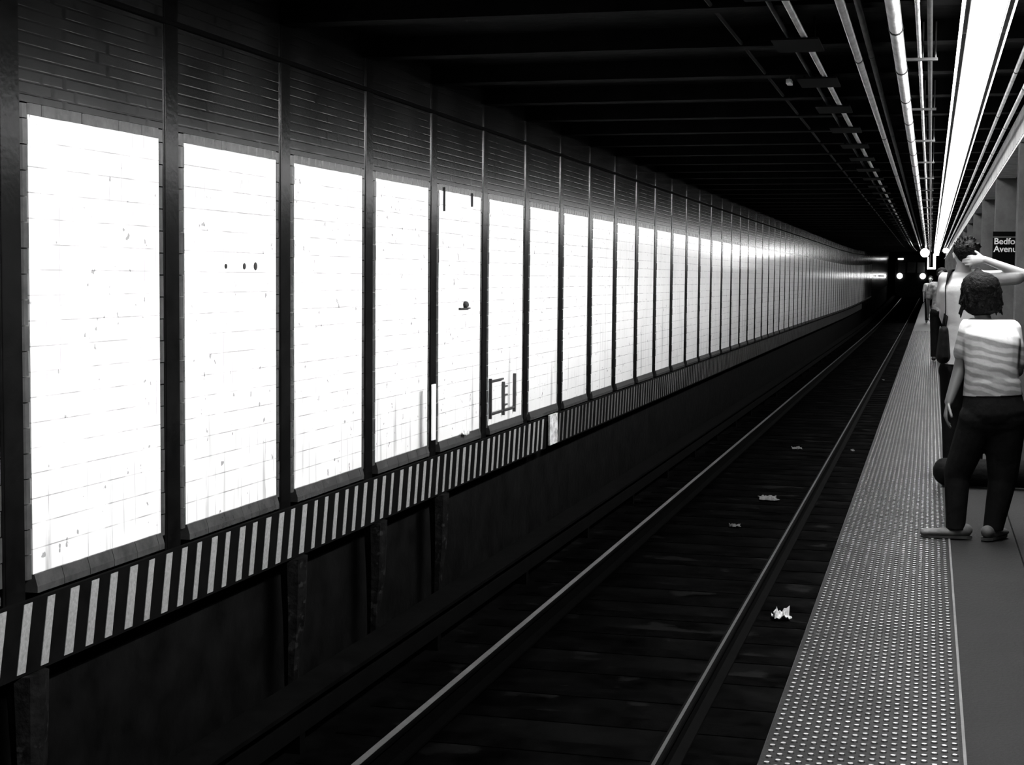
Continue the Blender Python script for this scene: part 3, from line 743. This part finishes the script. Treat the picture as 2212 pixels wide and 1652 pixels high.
# trousers
b = MB(); b.cone(G(2144, 845), pel, (.158, .115), (.185, .135), side=(1, 0, 0))
b.cone(hipL, knL, (.112, .105), (.080, .08), side=(1, 0, 0)); b.cone(knL, anL, .076, .056)
b.cone(hipR, knR, (.125, .105), (.085, .08), side=(1, 0, 0)); b.cone(knR, anR, .082, .058)
b.cone(anL, anL + Vector((0, 0, -.06)), .056, .056); b.cone(anR, anR + Vector((0, 0, -.06)), .058, .058)
b.cone(hipL, hipR, .115, .115)
b.skin('trousers', M['pants'], root, .008, 5, cut=[(Vector((0, 0, anR.z-.005)), Vector((0, 0, -1)))])
for (ft, an) in ((ftL, anL), (ftR, anR)):
    d = (ft[1]-ft[0]).normalized(); b = MB()
    b.cone(ft[0] - d*.03 + Vector((0, 0, .012)), ft[0] + d*.06, .038, .036); b.cone(ft[0] + d*.05, ft[1] + d*.02, (.040, .028), (.042, .022), side=d.cross(Vector((0, 0, 1))))
    o = b.skin('shoe', M['shoe'], root, .006, 3, cut=[(Vector((0, 0, .010)), Vector((0, 0, -1)))])
    b = MB(); pts = [ft[0]-d*.065, ft[0]-d*.03, ft[0]+d*.05, ft[1]-d*.02, ft[1]+d*.02, ft[1]+d*.035]
    n0 = Vector((-d.y, d.x, 0)); wv = [.018, .038, .038, .045, .032, .012]; lo = []; k = len(pts)
    ring = [p + n0*w_ for p, w_ in zip(pts, wv)] + [p - n0*w_ for p, w_ in reversed(list(zip(pts, wv)))]
    b.v = [(p.x, p.y, 0.0) for p in ring] + [(p.x, p.y, .014) for p in ring]; kk = len(ring)
    b.f = [tuple(reversed(range(kk))), tuple(range(kk, 2*kk))] + [(i, (i+1) % kk, kk+(i+1) % kk, kk+i) for i in range(kk)]; b.mi = [0]*len(b.f)
    b.build('sole', M['sole'], o)
tag(root, 'person seen from behind in a striped tee and black trousers, dark bobbed hair', 'person')

# --- the man behind her with a raised arm
YM = 12.5
root = empty('person', (at(2080, 600, y=YM).x, YM, 0)); RL2 = root.location.copy()
Q = lambda px, py, dy=0: at(px, py, y=YM+dy) - RL2
hc = Q(2084, 553, .0); neck = Q(2078, 590, .01); shL, shR = Q(2046, 604, .02), Q(2122, 598, .0)
elR, wrR = Q(2214, 594, -.04), Q(2128, 561, -.10)
elL, wrL = Q(2040, 682, .05), Q(2060, 742, .25)
pel = Q(2086, 780, .0); hipL, hipR = Q(2060, 800), Q(2108, 800); knL, knR = Q(2056, 905, .02), Q(2104, 905, .0)
anL, anR = Q(2054, 1012), Q(2104, 1012)
anL.z = anR.z = .09
b = MB()
def torso2(b, g=0):
    b.cone(Q(2086, 770), Q(2085, 700), (.16+g, .11+g), (.15+g, .10+g), side=(1, 0, 0))
    b.cone(Q(2085, 700), Q(2083, 630), (.15+g, .10+g), (.18+g, .11+g), side=(1, 0, 0))
    b.cone(shL + Vector((.03, 0, 0)), shR + Vector((-.03, 0, 0)), .062+g, .062+g)
torso2(b); b.cone(pel, Q(2085, 740), (.165, .12), (.155, .11), side=(1, 0, 0)); b.cone(neck, hc + Vector((0, 0, -.04)), .056, .055)
b.cone(neck + Vector((0, 0, -.05)), neck, (.09, .06), .056, side=(1, 0, 0))
for (s, e, wr) in ((shL, elL, wrL), (shR, elR, wrR)):
    b.cone(s, e, .050, .040); b.cone(e, wr, .041, .027)
hand(b, wrR, (-1, -.1, -.05), (0, 1, 0), 1.1, .3, -1)
hand(b, wrL, (.1, .5, -.8), (1, 0, 0), 1.1, .4, 1)
for (h_, kn, an) in ((hipL, knL, anL), (hipR, knR, anR)):
    b.cone(h_, kn, .09, .058); b.cone(kn, an, .058, .04); b.cone(an, Vector((an.x, .0, .05)), .04, .04); b.cone(Vector((an.x, -.03, .045)), Vector((an.x-.02, .15, .035)), .036, .028)
P = head_prims(b, hc, (-.35, .9, -.25), s=1.05)
b.skin('body', M['skin_l'], root, .0065, 3); eyes(P, root)
b = MB(); b.ball(hc + Vector((.01, -.015, .045)), (.102, .108, .088)); b.ball(hc + Vector((.02, -.055, .01)), (.085, .06, .065))
for k in range(60):
    a = random.uniform(0, 6.28); e = random.uniform(.2, 1.4); d = Vector((math.cos(a)*math.cos(e), math.sin(a)*math.cos(e), math.sin(e)))
    b.cone(hc + Vector((.01, -.015, .045)) + d*.085, hc + Vector((.012, -.02, .045)) + d*.112, .014, .006, seg=6)
b.skin('hair', M['hair'], root, .007, 1)
b = MB(); torso2(b, .018); b.cone(Q(2086, 760), Q(2086, 795), (.182, .132), (.19, .14), side=(1, 0, 0))
b.cone(shL, shL.lerp(elL, .6), .070, .074); b.cone(shR + Vector((-.02, 0, -.01)), shR.lerp(elR, .80), .072, .072)
b.cone(shR + Vector((-.05, 0, .0)), shR + Vector((.04, 0, .0)), .08, .075); b.cone(neck + Vector((0, 0, -.06)), neck + Vector((0, 0, .0)), (.10, .075), (.07, .065), side=(1, 0, 0))
b.skin('white_shirt', M['shirt_w'], root, .008, 5, cut=[(Q(2086, 786), Vector((0, 0, -1))), (neck + Vector((0, 0, .005)), Vector((0, 0, 1)))])
b = MB(); b.cone(Q(2086, 765), pel, (.168, .122), (.18, .135), side=(1, 0, 0)); b.cone(hipL, hipR, .115, .115)
for (h_, kn, an) in ((hipL, knL, anL), (hipR, knR, anR)):
    b.cone(h_, kn, .11, .08); b.cone(kn, an, .08, .062)
b.skin('trousers', M['pants'], root, .009, 5, cut=[(Vector((0, 0, .075)), Vector((0, 0, -1)))])
for an in (anL, anR):
    b = MB(); b.cone(Vector((an.x, -.03, .05)), Vector((an.x, .03, .06)), .045, .043); b.cone(Vector((an.x, .03, .045)), Vector((an.x-.02, .17, .03)), (.046, .04), (.044, .026), side=(1, 0, 0))
    b.skin('shoe', M['sole'], root, .008, 2, cut=[(Vector((0, 0, .002)), Vector((0, 0, -1)))])
tag(root, 'person in a white shirt with one arm raised behind the head', 'person')
# black shoulder bag hanging at his side
p = at(2038, 742, y=YM-.2); t = empty('shoulder_bag', tuple(p))
b = MB(); b.cone((0, 0, .10), (0, 0, -.10), (.035, .09), (.055, .12), side=(1, 0, 0)); b.skin('pouch', M['bag'], t, .007, 3)
sl = at(2052, 590, y=YM-.08) - p
b = MB(); b.tube([(0, .0, .12), (.01, -.02, .26), sl + Vector((-.03, -.03, -.1)), sl + Vector((.0, .0, .02)), sl + Vector((.02, .11, .03)), sl + Vector((.0, .2, -.08)), (.02, .16, .25), (0, .05, .12)], [(.004, .018)]*8, 8); b.build('strap', M['bag'], t, True)
tag(t, 'slim black shoulder bag hanging beside the white shirted person', 'bag')

# --- people further down the platform
def far_person(px, Y, h, shirt, legs, label, skin='skin', dark_shoes=True, lean=0):
    x = at(px, 640, y=Y).x; t = empty('person', (x, Y, .010)); s = h/1.72
    V = lambda a, c, d=0: Vector((a*s + lean*(c/1.7), d*s, c*s))
    b = MB(); b.cone(V(0, .95), V(0, 1.15), (.15*s, .1*s), (.14*s, .09*s), side=(1, 0, 0)); b.cone(V(0, 1.15), V(0, 1.33), (.14*s, .09*s), (.165*s, .1*s), side=(1, 0, 0))
    b.cone(V(-.15, 1.40), V(.15, 1.40), .055*s, .055*s); b.cone(V(0, 1.42), V(0, 1.54), .052*s, .05*s)
    for q in (-1, 1):
        b.cone(V(q*.18, 1.39), V(q*.23, 1.12, .02), .045*s, .036*s); b.cone(V(q*.23, 1.12, .02), V(q*.22, .88, .08), .036*s, .025*s)
        hand(b, V(q*.22, .88, .08), (0, .15, -1), (-q, 0, 0), s, .3, q)
        b.cone(V(q*.09, .92), V(q*.10, .50, .02), .085*s, .055*s); b.cone(V(q*.10, .50, .02), V(q*.10, .09), .055*s, .038*s); b.cone(V(q*.10, .09), V(q*.11, .045, .12), .036*s, .028*s)
    P = head_prims(b, V(0, 1.60), (-.2, -1, -.05), s=s)
    b.skin('body', M[skin], t, .011, 3); eyes(P, t)
    b = MB(); b.ball(V(0, 1.655, .015), (.098*s, .10*s, .082*s)); b.ball(V(0, 1.62, .045), (.09*s, .07*s, .09*s)); b.skin('hair', M['hair'], t, .012, 2)
    b = MB(); b.cone(V(0, .92), V(0, 1.15), (.175*s, .125*s), (.158*s, .108*s), side=(1, 0, 0)); b.cone(V(0, 1.15), V(0, 1.33), (.158*s, .108*s), (.183*s, .118*s), side=(1, 0, 0)); b.cone(V(-.15, 1.40), V(.15, 1.40), .072*s, .072*s)
    for q in (-1, 1): b.cone(V(q*.18, 1.39), V(q*.222, 1.18, .02), .062*s, .06*s)
    b.skin('shirt', M[shirt], t, .012, 4, cut=[(V(0, .93), Vector((0, 0, -1)))])
    b = MB(); b.cone(V(-.07, .90), V(.07, .90), .12*s, .12*s)
    for q in (-1, 1): b.cone(V(q*.09, .90), V(q*.10, .50, .02), .105*s, .078*s); b.cone(V(q*.10, .50, .02), V(q*.10, .10), .078*s, .06*s)
    b.skin('trousers', M[legs], t, .012, 4, cut=[(V(0, .085), Vector((0, 0, -1)))])
    for q in (-1, 1):
        b = MB(); b.cone(V(q*.10, .055, -.03), V(q*.115, .035, .15), .044*s, .032*s); b.skin('shoe', M['sole'], t, .012, 2, cut=[(V(0, .002), Vector((0, 0, -1)))])
    tag(t, label, 'person'); return t
far_person(2009, 57, 1.66, 'shirt_w', 'pants', 'small distant person in a white top and black trousers on the dotted strip', 'skin_l')
far_person(2033, 30, 1.74, 'shirt_g', 'pants', 'person in a dark patterned top between the white shirted one and the distant one')
# duffel bag lying behind the legs
p = at(2105, 1046, z=0.010); p.y -= .12; t = empty('duffel_bag', tuple(p))
b = MB(); b.cone((-.20, 0, .10), (.42, .03, .10), (.105, .10), (.105, .10), side=(0, 0, 1)); b.ball((-.22, 0, .105), (.085, .10, .1)); b.skin('bag_body', M['bag'], t, .009, 4, cut=[(Vector((0, 0, .004)), Vector((0, 0, -1)))])
b = MB(); b.tube([(-.055+.03*math.sin(a), -.108*math.cos(a)-.002, .10+.107*math.sin(a)) for a in [x*.25-.35 for x in range(8)]], [(.003, .012)]*8, 6); b.build('strap', M['strap'], t, True)['label'] = 'pale curved strap'
tag(t, 'black duffel bag lying on the platform behind the legs', 'bag')
